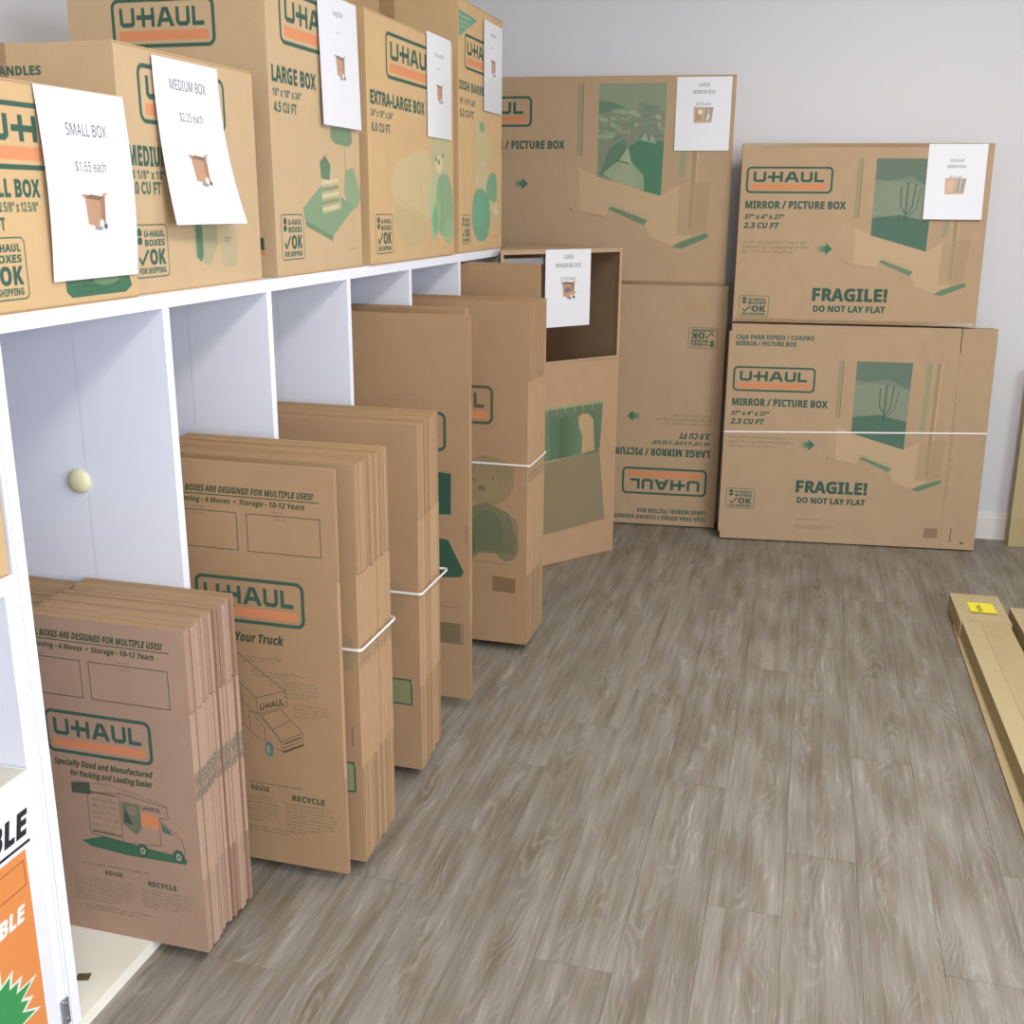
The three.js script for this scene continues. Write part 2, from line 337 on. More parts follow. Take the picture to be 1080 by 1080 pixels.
// large box
const largeFront = board(462, 610, TONE.box, (x) => {
  emblem(x, 62, 24, 320, 110); txt(x, 'LARGE BOX', 14, 212, 44, { w: 212 }); txt(x, '18" x 18" x 24"', 16, 240, 20, { w: 135, alpha: 0.75 }); txt(x, '4.5 CU FT', 20, 272, 28, { w: 106, alpha: 0.85 });
  okBadge(x, 27, 482, 108, 96);
  ink = 0.8; poly(x, [[300, 262], [412, 262], [420, 316], [395, 326], [318, 322], [294, 310]], '#5b8263', 0.95); line(x, [[372, 322], [378, 400]], '#7d8a68', 4);
  poly(x, [[136, 468], [250, 410], [420, 468], [290, 534], [150, 496]], '#6d9373'); poly(x, [[136, 468], [150, 496], [290, 534], [290, 545], [150, 508]], '#567c60');
  poly(x, [[372, 382], [420, 372], [468, 440], [440, 466], [395, 478], [362, 430]], '#7b9a78'); poly(x, [[232, 360], [330, 372], [345, 470], [240, 482]], '#b9ab84');
  for (let i = 0; i < 5; i++) poly(x, [[238, 408 + i * 15], [330, 400 + i * 15], [332, 408 + i * 15], [240, 417 + i * 15]], i % 2 ? '#7c8a66' : '#d2c4a0'); poly(x, [[232, 365], [262, 350], [290, 372], [280, 405], [236, 402]], '#4f6f55');
  ink = 1; greek(x, 380, 566, 70, 1, 6, INK, 0.5);
});
const largeSide = board(448, 610, TONE.box, (x) => { emblem(x, 100, 48, 240, 96); poly(x, [[398, 530], [424, 530], [424, 556], [398, 556]], '#2f5540'); poly(x, [[398, 558], [424, 558], [424, 566], [398, 566]], ORANGE); });
faceShelf(carton('large_carton', 'large moving box printed with a lamp, beside the medium box', 0.462, 0.61, 0.457, M.box, { front: largeFront, left: largeSide }), 0, TOP, -2.155);
// extra-large box
const xlFront = board(680, 610, TONE.small, (x) => {
  emblem(x, 135, 30, 400, 114); txt(x, 'EXTRA-LARGE BOX', 22, 214, 44, { w: 400 }); txt(x, '24" x 18" x 24"', 24, 244, 22, { w: 155, alpha: 0.7 }); txt(x, '6.0 CU FT', 28, 280, 29, { w: 128, alpha: 0.8 });
  okBadge(x, 40, 486, 120, 100);
  ink = 0.8; blob(x, [[150, 400], [190, 350], [330, 322], [455, 300], [480, 400], [440, 520], [360, 490], [260, 470], [180, 460]], '#c2b58c', 0.9); blob(x, [[190, 460], [300, 480], [420, 500], [440, 560], [330, 585], [220, 560], [170, 500]], '#b6a87c', 0.85); line(x, [[190, 440], [300, 470], [420, 500]], '#9c9268', 3, 0.5); line(x, [[330, 330], [380, 400], [420, 490]], '#ab9f74', 3, 0.5); oval(x, 560, 320, 90, 85, '#aeaf88', 0.95); blob(x, [[520, 400], [560, 370], [640, 372], [672, 430], [676, 540], [600, 560], [530, 540], [510, 470]], '#73a07c', 0.95); line(x, [[560, 400], [572, 470], [566, 540]], '#5c8a68', 4, 0.6); oval(x, 545, 345, 30, 26, '#d1c69c'); oval(x, 542, 338, 11, 8, '#6b7a58');
  oval(x, 500, 255, 30, 26, '#a9ab7d'); oval(x, 620, 252, 30, 26, '#a9ab7d'); oval(x, 520, 330, 7, 7, '#5d6c4e'); oval(x, 580, 318, 7, 7, '#5d6c4e');
  oval(x, 505, 500, 42, 62, '#90b48c', 0.95, 0.2); oval(x, 508, 505, 24, 42, '#69a57c'); oval(x, 480, 430, 34, 66, '#a9b98d', 0.9, 0.4); oval(x, 630, 540, 50, 40, '#8bb089', 0.9);
  ink = 1; greek(x, 560, 586, 90, 1, 7, INK, 0.4);
});
faceShelf(carton('extra_large_carton', 'extra-large moving box printed with a pale teddy bear and pillow', 0.68, 0.612, 0.457, M.small, { front: xlFront }), 0.004, TOP, -2.662);
// dish barrel
const dishFront = board(500, 755, TONE.small, (x) => {
  poly(x, [[8, 30], [205, 36], [12, 108]], '#6b9a7c'); greek(x, 18, 42, 120, 3, 15, '#d9c79c', 0.6);
  emblem(x, 70, 90, 330, 104); txt(x, 'DISH BARREL', 10, 258, 36, { w: 300, alpha: 0.85 }); txt(x, '18" x 18" x 28"', 14, 300, 24, { w: 170, alpha: 0.7 }); txt(x, '5.2 CU FT', 16, 338, 30, { w: 148, alpha: 0.8 });
  okBadge(x, 32, 640, 92, 90);
  ink = 0.8; poly(x, [[190, 352], [240, 338], [290, 350], [300, 380], [345, 395], [352, 440], [320, 478], [205, 476], [196, 420]], '#b7b486', 0.9); poly(x, [[220, 345], [262, 340], [290, 354], [282, 374], [240, 372]], '#6f9a78');
  blob(x, [[180, 520], [210, 470], [300, 462], [350, 500], [340, 570], [270, 600], [195, 585]], '#bcb78f', 0.9); blob(x, [[300, 560], [330, 510], [420, 490], [445, 540], [430, 610], [350, 615]], '#619f80', 1); blob(x, [[140, 620], [170, 560], [270, 550], [350, 590], [365, 660], [320, 725], [210, 730], [150, 690]], '#5b9b7c'); blob(x, [[160, 625], [200, 580], [270, 575], [300, 620], [280, 680], [200, 690]], '#6aa585'); line(x, [[330, 620], [470, 660]], '#9bab7f', 7); poly(x, [[330, 590], [440, 600], [470, 640], [420, 650]], '#c9c09a', 0.9);
  ink = 1; greek(x, 390, 716, 80, 1, 8, INK, 0.4);
});
faceShelf(carton('dish_barrel_carton', 'tallest moving box on the shelf, farthest, with green corner triangle', 0.495, 0.758, 0.457, M.small, { front: dishFront }), 0, TOP, -3.405);

// ---------------------------------------------------------------- mirror cartons at the back wall
function foamPrint(x, s, ox, oy, cactus) { ink = 0.74; foamInk(x, s, ox, oy, cactus); ink = 1; }
function foamInk(x, s, ox, oy, cactus) {   // picture held by corner pieces: printed in greens and pale tan; s = scale, picture top left at ox, oy
  const p = (a, b) => [ox + a * s, oy + b * s];
  poly(x, [p(-109, 250), p(-40, 285), p(0, 303), p(222, 368), p(285, 330), p(330, 322), p(328, 520), p(276, 540), p(190, 505), p(172, 470), p(48, 408), p(34, 436), p(-91, 418)], '#c9ad88', 0.75);
  poly(x, [p(-109, 250), p(-64, 272), p(-56, 424), p(-91, 418)], '#ad9270', 0.7); line(x, [p(-91, 418), p(-60, 426), p(30, 442)], '#7d7050', 2 * s, 0.7); oval(x, ...p(-89, 416), 5 * s, 3 * s, '#6b6a4c');
  poly(x, [p(-72, 0), p(-60, 0), p(-60, 238), p(-72, 236)], '#8f8f6c'); poly(x, [p(-57, 0), p(-53, 0), p(-53, 238), p(-57, 238)], '#5f6b4e');
  poly(x, [p(0, 0), p(228, 0), p(222, 368), p(0, 305)], '#6b8270');
  if (cactus) {
    poly(x, [p(0, 0), p(228, 0), p(226, 110), p(0, 80)], '#566f60', 0.8); poly(x, [p(2, 100), p(140, 70), p(226, 120), p(224, 240), p(2, 225)], '#8a957f', 0.7);
    poly(x, [p(0, 236), p(110, 222), p(224, 250), p(222, 368), p(0, 305)], '#416857');
    line(x, [p(128, 250), p(130, 95)], '#3f5a48', 6 * s); line(x, [p(104, 110), p(106, 185), p(126, 215)], '#3f5a48', 4.5 * s); line(x, [p(160, 100), p(152, 190), p(132, 225)], '#3f5a48', 4.5 * s); line(x, [p(182, 115), p(168, 200), p(134, 235)], '#465f4f', 3.5 * s);
  } else {
    poly(x, [p(0, 0), p(228, 0), p(228, 95), p(150, 70), p(60, 100), p(0, 75)], '#8a9a7c', 0.9); poly(x, [p(0, 52), p(60, 64), p(95, 82), p(0, 96)], '#587d64'); poly(x, [p(130, 58), p(215, 80), p(160, 92)], '#6b8668');
    for (let i = 0; i < 40; i++) { const a = rr(0, 215), b = rr(85, 190) + Math.max(0, a - 110) * 0.2; oval(x, ...p(a, b), rr(6, 20) * s, rr(3, 8) * s, ['#8fa486', '#5f8469', '#a5b295'][i % 3], 0.8, rr(-0.5, 0.5)); }
    poly(x, [p(100, 210), p(150, 180), p(225, 190), p(222, 368), p(150, 350)], '#3f7a5a'); poly(x, [p(10, 300), p(40, 210), p(90, 180), p(110, 240), p(60, 300)], '#557c62');
    poly(x, [p(20, 292), p(70, 255), p(120, 258), p(160, 300), p(165, 352), p(60, 322)], '#a3ad8c'); poly(x, [p(72, 256), p(105, 205), p(118, 262)], '#b5b995'); line(x, [p(66, 250), p(110, 262)], '#3f6a50', 5 * s);
    poly(x, [p(145, 185), p(160, 160), p(172, 190)], '#9fb094'); poly(x, [p(172, 192), p(185, 165), p(200, 195)], '#9fb094');
  }
  poly(x, [p(285, 0), p(308, 0), p(302, 300), p(278, 310)], '#8d9674', 0.9); poly(x, [p(328, 0), p(342, 0), p(332, 480), p(318, 480)], '#8f7f60', 0.75); poly(x, [p(343, 0), p(349, 0), p(338, 480), p(334, 480)], '#c7aa86');
  poly(x, [p(285, 330), p(392, 318), p(380, 480), p(330, 500), p(280, 500)], '#a58d6c', 0.7);
  poly(x, [p(40, 412), p(55, 405), p(180, 450), p(168, 468)], '#4d7a5d'); line(x, [p(36, 402), p(56, 398), p(184, 442)], '#9aa181', 4 * s);
  poly(x, [p(266, 540), p(300, 520), p(380, 492), p(392, 497), p(388, 507), p(300, 546)], '#4b7a5c');
}
function mirrorPrint(x, dy, caja) {
  const o = dy;
  if (caja) { txt(x, 'CAJA PARA ESPEJO / CUADRO', 22, 62, 24, { w: 315, alpha: 0.85 }); txt(x, 'MIRROR / PICTURE BOX', 22, 88, 24, { w: 245, alpha: 0.85 }); }
  emblem(x, 20, 84 + o, 332, 102); txt(x, 'MIRROR / PICTURE BOX', 20, 245 + o, 38, { w: 388 }); txt(x, '37" x 4" x 27"', 20, 286 + o, 24, { w: 155, italic: true }); txt(x, '2.3 CU FT', 20, 322 + o, 29, { w: 134, italic: true });
  greek(x, 18, 374 + o, 280, 3, 18, INK, 0.34); arrow(x, 312, 400 + o, 58);
  foamPrint(x, 0.96, 512, 52 + o, true);
  txt(x, 'FRAGILE!', 302, 604 + o - (caja ? 4 : 0), 68, { w: 296 }); txt(x, 'DO NOT LAY FLAT', 312, 648 + o - (caja ? 2 : 0), 33, { w: 280 });
  okBadge(x, 22, 590 + o + (caja ? 6 : 0), 116, 84);
}
const mirrorFront = board(940, 690, TONE.far, (x) => mirrorPrint(x, 0, false), 1.25);
const mirrorFlatFront = board(1040, 900, TONE.far, (x) => {
  mirrorPrint(x, 88, true); line(x, [[905, 0], [908, 96]], '#3d3a2c', 3.5); line(x, [[908, 96], [905, 900]], '#8d6f50', 1.5, 0.7);
  greek(x, 318, 800, 130, 1, 12, INK, 0.5); greek(x, 312, 828, 175, 2, 10, INK, 0.5); poly(x, [[838, 815], [892, 817], [892, 858], [838, 856]], '#8d7253', 0.9); line(x, [[945, 812], [944, 870]], '#6d563d', 5, 0.8); greek(x, 905, 300, 12, 28, 14, INK, 0.3); oval(x, 990, 872, 8, 5, '#5d4a35', 0.8);
}, 1.25);
function largePrint(x, caja, y0) {
  if (caja) { txt(x, 'CAJA PARA ESPEJO / CUADRO GRANDE', 40, 42, 25, { w: 400, alpha: 0.85 }); txt(x, 'LARGE MIRROR / PICTURE BOX', 40, 72, 25, { w: 300, alpha: 0.85 }); }
  emblem(x, 42, y0, 368, 120); txt(x, 'LARGE MIRROR / PICTURE BOX', 34, y0 + 206, 42, { w: 512 }); txt(x, '48 1/4" x 4 5/8" x 32 5/8"', 38, y0 + 242, 22, { w: 250, italic: true, alpha: 0.85 }); txt(x, '3.9 CU FT', 38, y0 + 280, 34, { w: 128, italic: true });
  greek(x, 34, y0 + 314, 250, 3, 18, INK, 0.34); arrow(x, 340, y0 + 346, 58);
}
const largeMirrorFront = board(1226, 816, TONE.far, (x) => { largePrint(x, false, 70); foamPrint(x, 1.19, 684, 24, false); okBadge(x, 40, 700, 116, 84); }, 1.2);
const largeMirrorFlat = board(1240, 1040, TONE.far, (x) => { x.translate(1240, 1040); x.rotate(Math.PI); largePrint(x, true, 136); okBadge(x, 34, 782, 118, 84); }, 1.2);

// ---------------------------------------------------------------- flattened cartons: right front bottom corner at the origin, face towards +z
function sleeveGeo(W, h, t, w1, print, round) {   // folded tube of board, rounded at its right fold; groups: plain, print, fold, cut edge
  const c = Math.min(t * 0.42, 0.004), P = [], U = [], g = new THREE.BufferGeometry(); let n = 0;
  const quad = (a, b, d, e, uvs) => { for (const k of [0, 1, 2, 0, 2, 3]) { P.push(...[a, b, d, e][k]); U.push(...uvs[k]); } n += 6; };
  const front = (xa, xb, uv) => quad([xa, 0, 0], [xb, 0, 0], [xb, h, 0], [xa, h, 0], uv || [[xa, 0], [xb, 0], [xb, h], [xa, h]]);
  const run = (i, f) => { const s = n; f(); g.addGroup(s, n - s, i); };
  run(0, () => { front(-W, -w1); quad([-c, 0, -t], [-W, 0, -t], [-W, h, -t], [-c, h, -t], [[0, 0], [W, 0], [W, h], [0, h]]); quad([-W, 0, -t], [-W, 0, 0], [-W, h, 0], [-W, h, -t], [[0, 0], [t, 0], [t, h], [0, h]]); });
  run(1, () => front(-w1, -c, print && [[print[0], print[1]], [print[2], print[1]], [print[2], print[3]], [print[0], print[3]]]));
  run(2, () => {
    const K = round ? 6 : 3, pts = [];
    for (let k = 0; k <= K; k++) { const a = Math.PI / 2 - Math.PI * k / K; pts.push([-c + c * Math.cos(a), -t / 2 + t / 2 * Math.sin(a)]); }
    for (let k = 0; k < K; k++) { const [xa, za] = pts[k], [xb, zb] = pts[k + 1]; quad([xa, 0, za], [xb, 0, zb], [xb, h, zb], [xa, h, za], [[k / K, 0], [(k + 1) / K, 0], [(k + 1) / K, 1], [k / K, 1]]); }
  });
  run(3, () => { quad([-W, h, 0], [-c, h, 0], [-c, h, -t], [-W, h, -t], [[0, 0], [W, 0], [W, t], [0, t]]); quad([-W, 0, -t], [-c, 0, -t], [-c, 0, 0], [-W, 0, 0], [[0, 0], [W, 0], [W, t], [0, t]]); });
  g.setAttribute('position', new THREE.Float32BufferAttribute(P, 3)); g.setAttribute('uv', new THREE.Float32BufferAttribute(U, 2)); g.computeVertexNormals();
  return g;
}
function foldMat(tone, h, draw) { return board(14, h, tone, draw, 3); }
function flatBox(name, label, group, { W, H, t, w1, flap, plain, fold, print }) {
  const o = thing(name, label, 'flattened box', group), ply = t * 0.37, gap = 0.004;
  const f0 = flap / H, f1 = 1 - f0;
  mesh('body', sleeveGeo(W, H - 2 * flap, t, w1, print && [0, f0, 1, f1]), [plain, print || plain, fold || plain, M.edge], o, [0, flap, 0]);
  for (const up of [0, 1]) for (const [zf, front] of [[-ply / 2, 1], [-t + ply / 2, 0]]) {
    const y = up ? H - flap / 2 : flap / 2;
    const p = front && print;
    mesh('flap', boxGeo(w1 - gap - 0.002, flap - 0.0004, ply, p ? (up ? [0, f1, 1, 1] : [0, 0, 1, f0]) : undefined), panelMats(plain, p), o, [-(w1 - gap) / 2 - 0.001, y, zf]);
    mesh('flap', boxGeo(W - w1 - gap, flap - 0.01, ply), panelMats(plain), o, [-w1 - gap - (W - w1 - gap) / 2, up ? y - 0.005 : y + 0.005, zf]);
  }
  return o;
}
const copyOf = (o, label, group) => { const c = o.clone(); c.name = numbered(o.name.replace(/_\d{3}$/, '')); c.userData = { ...o.userData, label, ...(group ? { group } : {}) }; scene.add(c); return c; };
const NTH = ['first', 'second', 'third', 'fourth', 'fifth', 'sixth', 'seventh', 'eighth', 'ninth', 'tenth', 'eleventh', 'twelfth', 'thirteenth', 'fourteenth', 'fifteenth', 'sixteenth', 'seventeenth', 'eighteenth', 'nineteenth', 'twentieth', 'twenty-first', 'twenty-second', 'twenty-third', 'twenty-fourth'];
// a row of n alike boxes behind one another, front of the first at z
function row(protos, n, x, z, pitch, jitter, label, group, y = BASE, turn = 0.004, drift = 0, from = 1) {
  for (let i = 0; i < n; i++) {
    const o = i < protos.length ? protos[i] : copyOf(protos[Math.floor(rnd() * protos.length)], label, group);
    o.userData.label = NTH[i + from] + ' ' + label; o.userData.group = group;
    o.position.set(x + rr(-jitter, jitter) + drift * i, y, z - i * pitch); o.scale.y = rr(0.9945, 1); o.rotation.y = rr(-turn, turn) * 0.05;
  }
}
function band(label, x0, x1, z0, z1, y, h = 0.0055) {   // plastic strap drawn tight round a bundle, corners rounded
  const o = thing('strapping_band', label, 'strap', undefined), t = 0.001, e = 0.0018, r = 0.01;
  const loop = (k) => { const s = new THREE.Shape(), a = x0 - k, b = x1 + k, c = z0 - k, d = z1 + k, q = r; s.moveTo(a + q, c); s.lineTo(b - q, c); s.quadraticCurveTo(b, c, b, c + q); s.lineTo(b, d - q); s.quadraticCurveTo(b, d, b - q, d); s.lineTo(a + q, d); s.quadraticCurveTo(a, d, a, d - q); s.lineTo(a, c + q); s.quadraticCurveTo(a, c, a + q, c); return s; };
  const s = loop(e + t); s.holes.push(loop(e));
  const g = new THREE.ExtrudeGeometry(s, { depth: h, bevelEnabled: false, curveSegments: 5 }); g.rotateX(Math.PI / 2);
  mesh('band', g, M.strap, o); o.position.y = y; return o;
}
const usesText = (x, W, y, r, full) => {   // the first lines on the upper flap; r = right margin
  txt(x, 'U-HAUL BOXES ARE DESIGNED FOR MULTIPLE USES!', W - r, y, 17, { w: full, align: 'right', italic: true, col: INK }); line(x, [[W - r - full, y + 5], [W - r + 14, y + 5]], INK, 1.8);
  txt(x, 'Moving - 4 Moves  •  Storage - 10-12 Years', W - r - 18, y + 21, 14, { w: full * 0.84, align: 'right', italic: true, col: INK, alpha: 0.9 });
};
// --- near stack
const s1Front = board(416, 641, TONE.pink, (x) => {
  x.translate(95, 0); usesText(x, 321, 40, 46, 298); const bx = (a) => { x.lineWidth = 1.4; x.strokeStyle = INK; x.strokeRect(a, 80, 160, 72); greek(x, a + 60, 73, 36, 1, 5, INK, 0.6); greek(x, a + 62, 86, 32, 1, 4.5, INK, 0.5); };
  bx(-56); bx(122); emblem(x, 18, 182, 222, 86);
  txt(x, 'Specially Sized and Manufactured', 234, 292, 16, { w: 206, align: 'right', italic: true, col: INK }); txt(x, 'for Packing and Loading Easier', 232, 312, 16, { w: 172, align: 'right', italic: true, col: INK });
  line(x, [[70, 322], [150, 322], [225, 338], [258, 345]], INK, 1, 0.6);
  // truck
  poly(x, [[70, 446], [120, 430], [292, 448], [290, 460], [170, 462], [90, 456]], '#3c6b50'); x.lineWidth = 1.4;
  const ln = (p) => line(x, p, '#3b4f3d', 1.3, 0.9);
  ln([[92, 344], [160, 334], [160, 436], [92, 428], [92, 344]]); poly(x, [[60, 326], [100, 322], [100, 346], [60, 348]], '#3e4f40', 0.9); greek(x, 98, 352, 58, 6, 13, INK, 0.28); line(x, [[96, 422], [158, 424]], '#46402e', 3, 0.8); line(x, [[100, 340], [156, 342]], '#46402e', 3, 0.7);
  ln([[160, 334], [258, 348], [260, 372], [240, 372], [240, 430], [160, 436]]); poly(x, [[163, 350], [202, 352], [202, 400], [190, 416], [163, 396]], '#5f6f58', 0.8); oval(x, 186, 366, 10, 10, '#8c8264', 0.9); poly(x, [[170, 362], [184, 396], [166, 392]], '#39483a', 0.8);
  poly(x, [[204, 366], [240, 370], [240, 392], [204, 390]], ORANGE); poly(x, [[204, 390], [240, 392], [240, 398], [204, 397]], '#c4916c'); wordmark(x, 206, 352, 40, 9, '#3b4f3d');
  ln([[240, 374], [262, 392], [284, 410], [290, 436], [286, 446], [240, 440]]); poly(x, [[243, 380], [262, 396], [266, 404], [246, 400]], '#54705a'); oval(x, 276, 400, 4, 9, '#a58468'); ln([[160, 436], [188, 438]]); ln([[212, 442], [262, 446]]);
  for (const a of [200, 275]) { oval(x, a, 446, 12, 14, '#3d5b48'); oval(x, a, 447, 6, 8, '#8fa08a'); oval(x, a, 447, 2, 3, '#3d5b48'); }
  greek(x, 60, 492, 210, 1, 8, INK, 0.6); txt(x, 'REUSE', 110, 512, 12, { w: 40, col: INK, alpha: 0.8 }); txt(x, 'RECYCLE', 202, 520, 14, { w: 62, col: INK, alpha: 0.9 });
  greek(x, 40, 522, 130, 8, 7, INK, 0.4); greek(x, 186, 528, 112, 6, 7, INK, 0.45); greek(x, 60, 584, 160, 2, 7, INK, 0.5);
}, 2);
const fold1 = foldMat('#ae907b', 330, (x) => { for (let i = 0; i < 360; i++) { x.fillStyle = rnd() < 0.5 ? '#4d4a3a' : '#5c6a55'; x.globalAlpha = rr(0.3, 0.9); x.fillRect(rr(0, 13), rr(112, 170), rr(0.6, 2), rr(0.8, 3)); } });
const s1Spec = { W: 0.735, H: 0.641, t: 0.0077, w1: 0.321, flap: 0.155 };
const s1Group = 'flattened small boxes in the near stack';
const front1 = flatBox('flattened_small_box', 'frontmost flattened small box of the nearest stack, printed with a delivery truck', s1Group, { ...s1Spec, w1: 0.416, plain: STACKTONES.pink[0], fold: fold1, print: s1Front });
front1.position.set(0.122, BASE, -1.513);
row(STACKTONES.pink.map((m) => flatBox('flattened_small_box', '', s1Group, { ...s1Spec, plain: m, fold: fold1 })), 22, 0.117, -1.5217, 0.0084, 0.007, 'flattened small box from the front of the nearest stack', s1Group, BASE, 0.006, -0.0003);
// --- second stack: loose printed box, then a strapped bundle
const s2Front = board(457, 864, TONE.stack, (x) => {
  usesText(x, 457, 62, 46, 328); const bx = (a) => { x.lineWidth = 1.5; x.strokeStyle = INK; x.strokeRect(a, 100, 156, 76); greek(x, a + 58, 92, 36, 1, 6, INK, 0.6); greek(x, a + 60, 106, 34, 1, 5, INK, 0.5); };
  bx(90); bx(268); emblem(x, 146, 232, 240, 96); txt(x, 'Packing Your Truck', 334, 367, 25, { w: 190, align: 'right', italic: true, col: INK });
  const ln = (p, w = 1.2) => line(x, p, '#4a432d', w, 0.85);
  ln([[150, 340], [200, 373], [335, 465], [338, 498], [270, 524], [267, 489], [335, 465]]); ln([[267, 489], [170, 399], [120, 360]]); ln([[270, 524], [250, 512], [120, 400]], 1); ln([[160, 400], [160, 480]], 0.8); ln([[200, 428], [200, 520]], 0.8); ln([[235, 460], [238, 552]], 0.8); ln([[140, 470], [250, 564]], 1);
  for (let i = 0; i < 7; i++) ln([[180 + i * 20, 372 + i * 14], [196 + i * 20, 366 + i * 14], [206 + i * 20, 380 + i * 14]], 0.6);
  x.save(); x.translate(275, 503); x.transform(1, -0.36, 0, 1, 0, 0); wordmark(x, 0, 0, 56, 13, '#4a432d'); x.restore();
  ln([[276, 526], [322, 508], [344, 528], [302, 555], [276, 526]]); ln([[302, 555], [344, 528], [368, 554], [320, 580], [302, 555]]); ln([[320, 580], [368, 554], [369, 578], [322, 602], [320, 580]]); ln([[250, 516], [250, 564], [276, 584]]); ln([[304, 596], [322, 602]]); ln([[252, 520], [276, 530], [300, 556], [318, 580]]); ln([[262, 532], [284, 552], [282, 586]]);
  ln([[326, 584], [364, 564]], 3); ln([[325, 593], [366, 572]], 1.6); ln([[322, 604], [370, 580]], 3.5); oval(x, 272, 546, 5, 7, '#b39570'); ln([[267, 546], [272, 539], [277, 546], [272, 553], [267, 546]], 0.9);
  oval(x, 291, 600, 10, 17, '#55756a'); oval(x, 289, 601, 5, 10, '#93907a');
  greek(x, 250, 398, 90, 2, 8, INK, 0.35); greek(x, 262, 428, 120, 2, 8, INK, 0.35); greek(x, 330, 444, 80, 5, 8, INK, 0.35); greek(x, 350, 492, 80, 4, 8, INK, 0.35); greek(x, 180, 592, 70, 3, 7, INK, 0.3);
  greek(x, 240, 680, 170, 1, 9, INK, 0.6); txt(x, 'REUSE', 240, 700, 15, { w: 44, col: INK, alpha: 0.8 }); txt(x, 'RECYCLE', 334, 712, 17, { w: 76, col: INK, alpha: 0.9 });
  greek(x, 190, 712, 115, 8, 8, INK, 0.4); greek(x, 318, 720, 118, 8, 8, INK, 0.45); greek(x, 190, 784, 190, 2, 8, INK, 0.5);
}, 1.7);
const medSpec = { W: 0.914, H: 0.864, t: 0.0095, w1: 0.457, flap: 0.222 };
const fold2 = foldMat('#ac8c68', 420, (x) => { for (let i = 0; i < 50; i++) { x.fillStyle = '#6b5a42'; x.globalAlpha = rr(0.15, 0.4); x.fillRect(rr(2, 11), rr(150, 200), 2, 4); } });
const front2 = flatBox('flattened_medium_box', 'loose flattened medium box with truck drawing leaning before the second strapped bundle', 'flattened medium boxes', { ...medSpec, plain: STACKTONES.stack[0], print: s2Front });
front2.position.set(0.272, BASE, -1.812);
const medBundlePrint = board(457, 864, TONE.stack, (x) => { x.lineWidth = 4; x.strokeStyle = GREEN; x.fillStyle = '#8d9268'; x.fillRect(380, 634, 58, 66); x.strokeRect(380, 634, 58, 66); line(x, [[438, 552], [437, 596]], '#5a4a34', 2, 0.8); oval(x, 430, 390, 20, 40, '#8c7d5e', 0.5); });
const b2Front = flatBox('flattened_medium_box', 'front flattened box of the second bundle, green framed panel near its foot', 'flattened medium boxes', { ...medSpec, plain: STACKTONES.stack[1], fold: fold2, print: medBundlePrint });
b2Front.position.set(0.29, BASE, -1.862);
row(STACKTONES.stack.map((m) => flatBox('flattened_medium_box', '', 'x', { ...medSpec, plain: m, fold: fold2 })), 17, 0.289, -1.8725, 0.0102, 0.003, 'flattened box from the front of the strapped bundle behind the truck-drawing box', 'flattened medium boxes in the second bundle', BASE, 0.003, -0.0002);
band('white plastic strap around the second bundle of flattened boxes', -0.626, 0.2915, -2.047, -1.861, 0.512);
// --- third bundle
const b3Front = flatBox('flattened_medium_box', 'front flattened box of the third bundle, plain with green framed panel', 'flattened medium boxes', { ...medSpec, plain: STACKTONES.stack[2], fold: fold2, print: board(457, 864, TONE.stack, (x) => { x.lineWidth = 4; x.strokeStyle = GREEN; x.fillStyle = '#84885f'; x.fillRect(372, 628, 60, 64); x.strokeRect(372, 628, 60, 64); oval(x, 395, 420, 24, 44, '#96805c', 0.5); oval(x, 385, 520, 30, 34, '#96805c', 0.4); }) });
b3Front.position.set(0.272, BASE, -2.262);
row(STACKTONES.stack.map((m) => flatBox('flattened_medium_box', '', 'x', { ...medSpec, plain: m })), 17, 0.271, -2.2725, 0.0104, 0.003, 'flattened box from the front of the third stack, the strapped one in bay three', 'flattened medium boxes in the third bundle', BASE, 0.003, -0.0009);
band('white plastic strap around the third bundle of flattened boxes', -0.644, 0.2735, -2.452, -2.261, 0.488);
// --- fourth stack: large boxes
const lgSpec = { W: 0.914, H: 1.067, t: 0.0095, w1: 0.457, flap: 0.225 };
const largeFlat = board(457, 1067, TONE.stack, (x) => {
  emblem(x, 110, 252, 282, 106); poly(x, [[330, 410], [405, 416], [404, 530], [330, 536]], '#2d5341'); line(x, [[330, 410], [405, 416]], '#86906a', 3); poly(x, [[330, 598], [395, 602], [440, 692], [430, 706], [330, 716]], '#2f5643');
  line(x, [[330, 796], [430, 796]], '#5c4a34', 1.5, 0.8); x.fillStyle = '#77694c'; x.fillRect(358, 846, 70, 54); x.lineWidth = 2; x.strokeStyle = INK; x.strokeRect(342, 844, 92, 58); greek(x, 444, 560, 8, 5, 10, INK, 0.6);
});
const g4 = flatBox('flattened_large_box', 'front flattened large box with dark green lamp print in the fourth bay', 'flattened large boxes', { ...lgSpec, plain: STACKTONES.stack[1], print: largeFlat });
g4.position.set(0.268, BASE, -2.672);
row(STACKTONES.stack.map((m) => flatBox('flattened_large_box', '', 'x', { ...lgSpec, plain: m })), 8, 0.2, -2.84, 0.0112, 0.003, 'flattened large box from the front of the lamp-printed stack', 'flattened large boxes in the fourth bay', BASE, 0.003, -0.002, 2);
copyOf(g4, 'second flattened large box pressed against the lamp-printed front one', 'flattened large boxes').position.set(0.266, BASE, -2.6835);
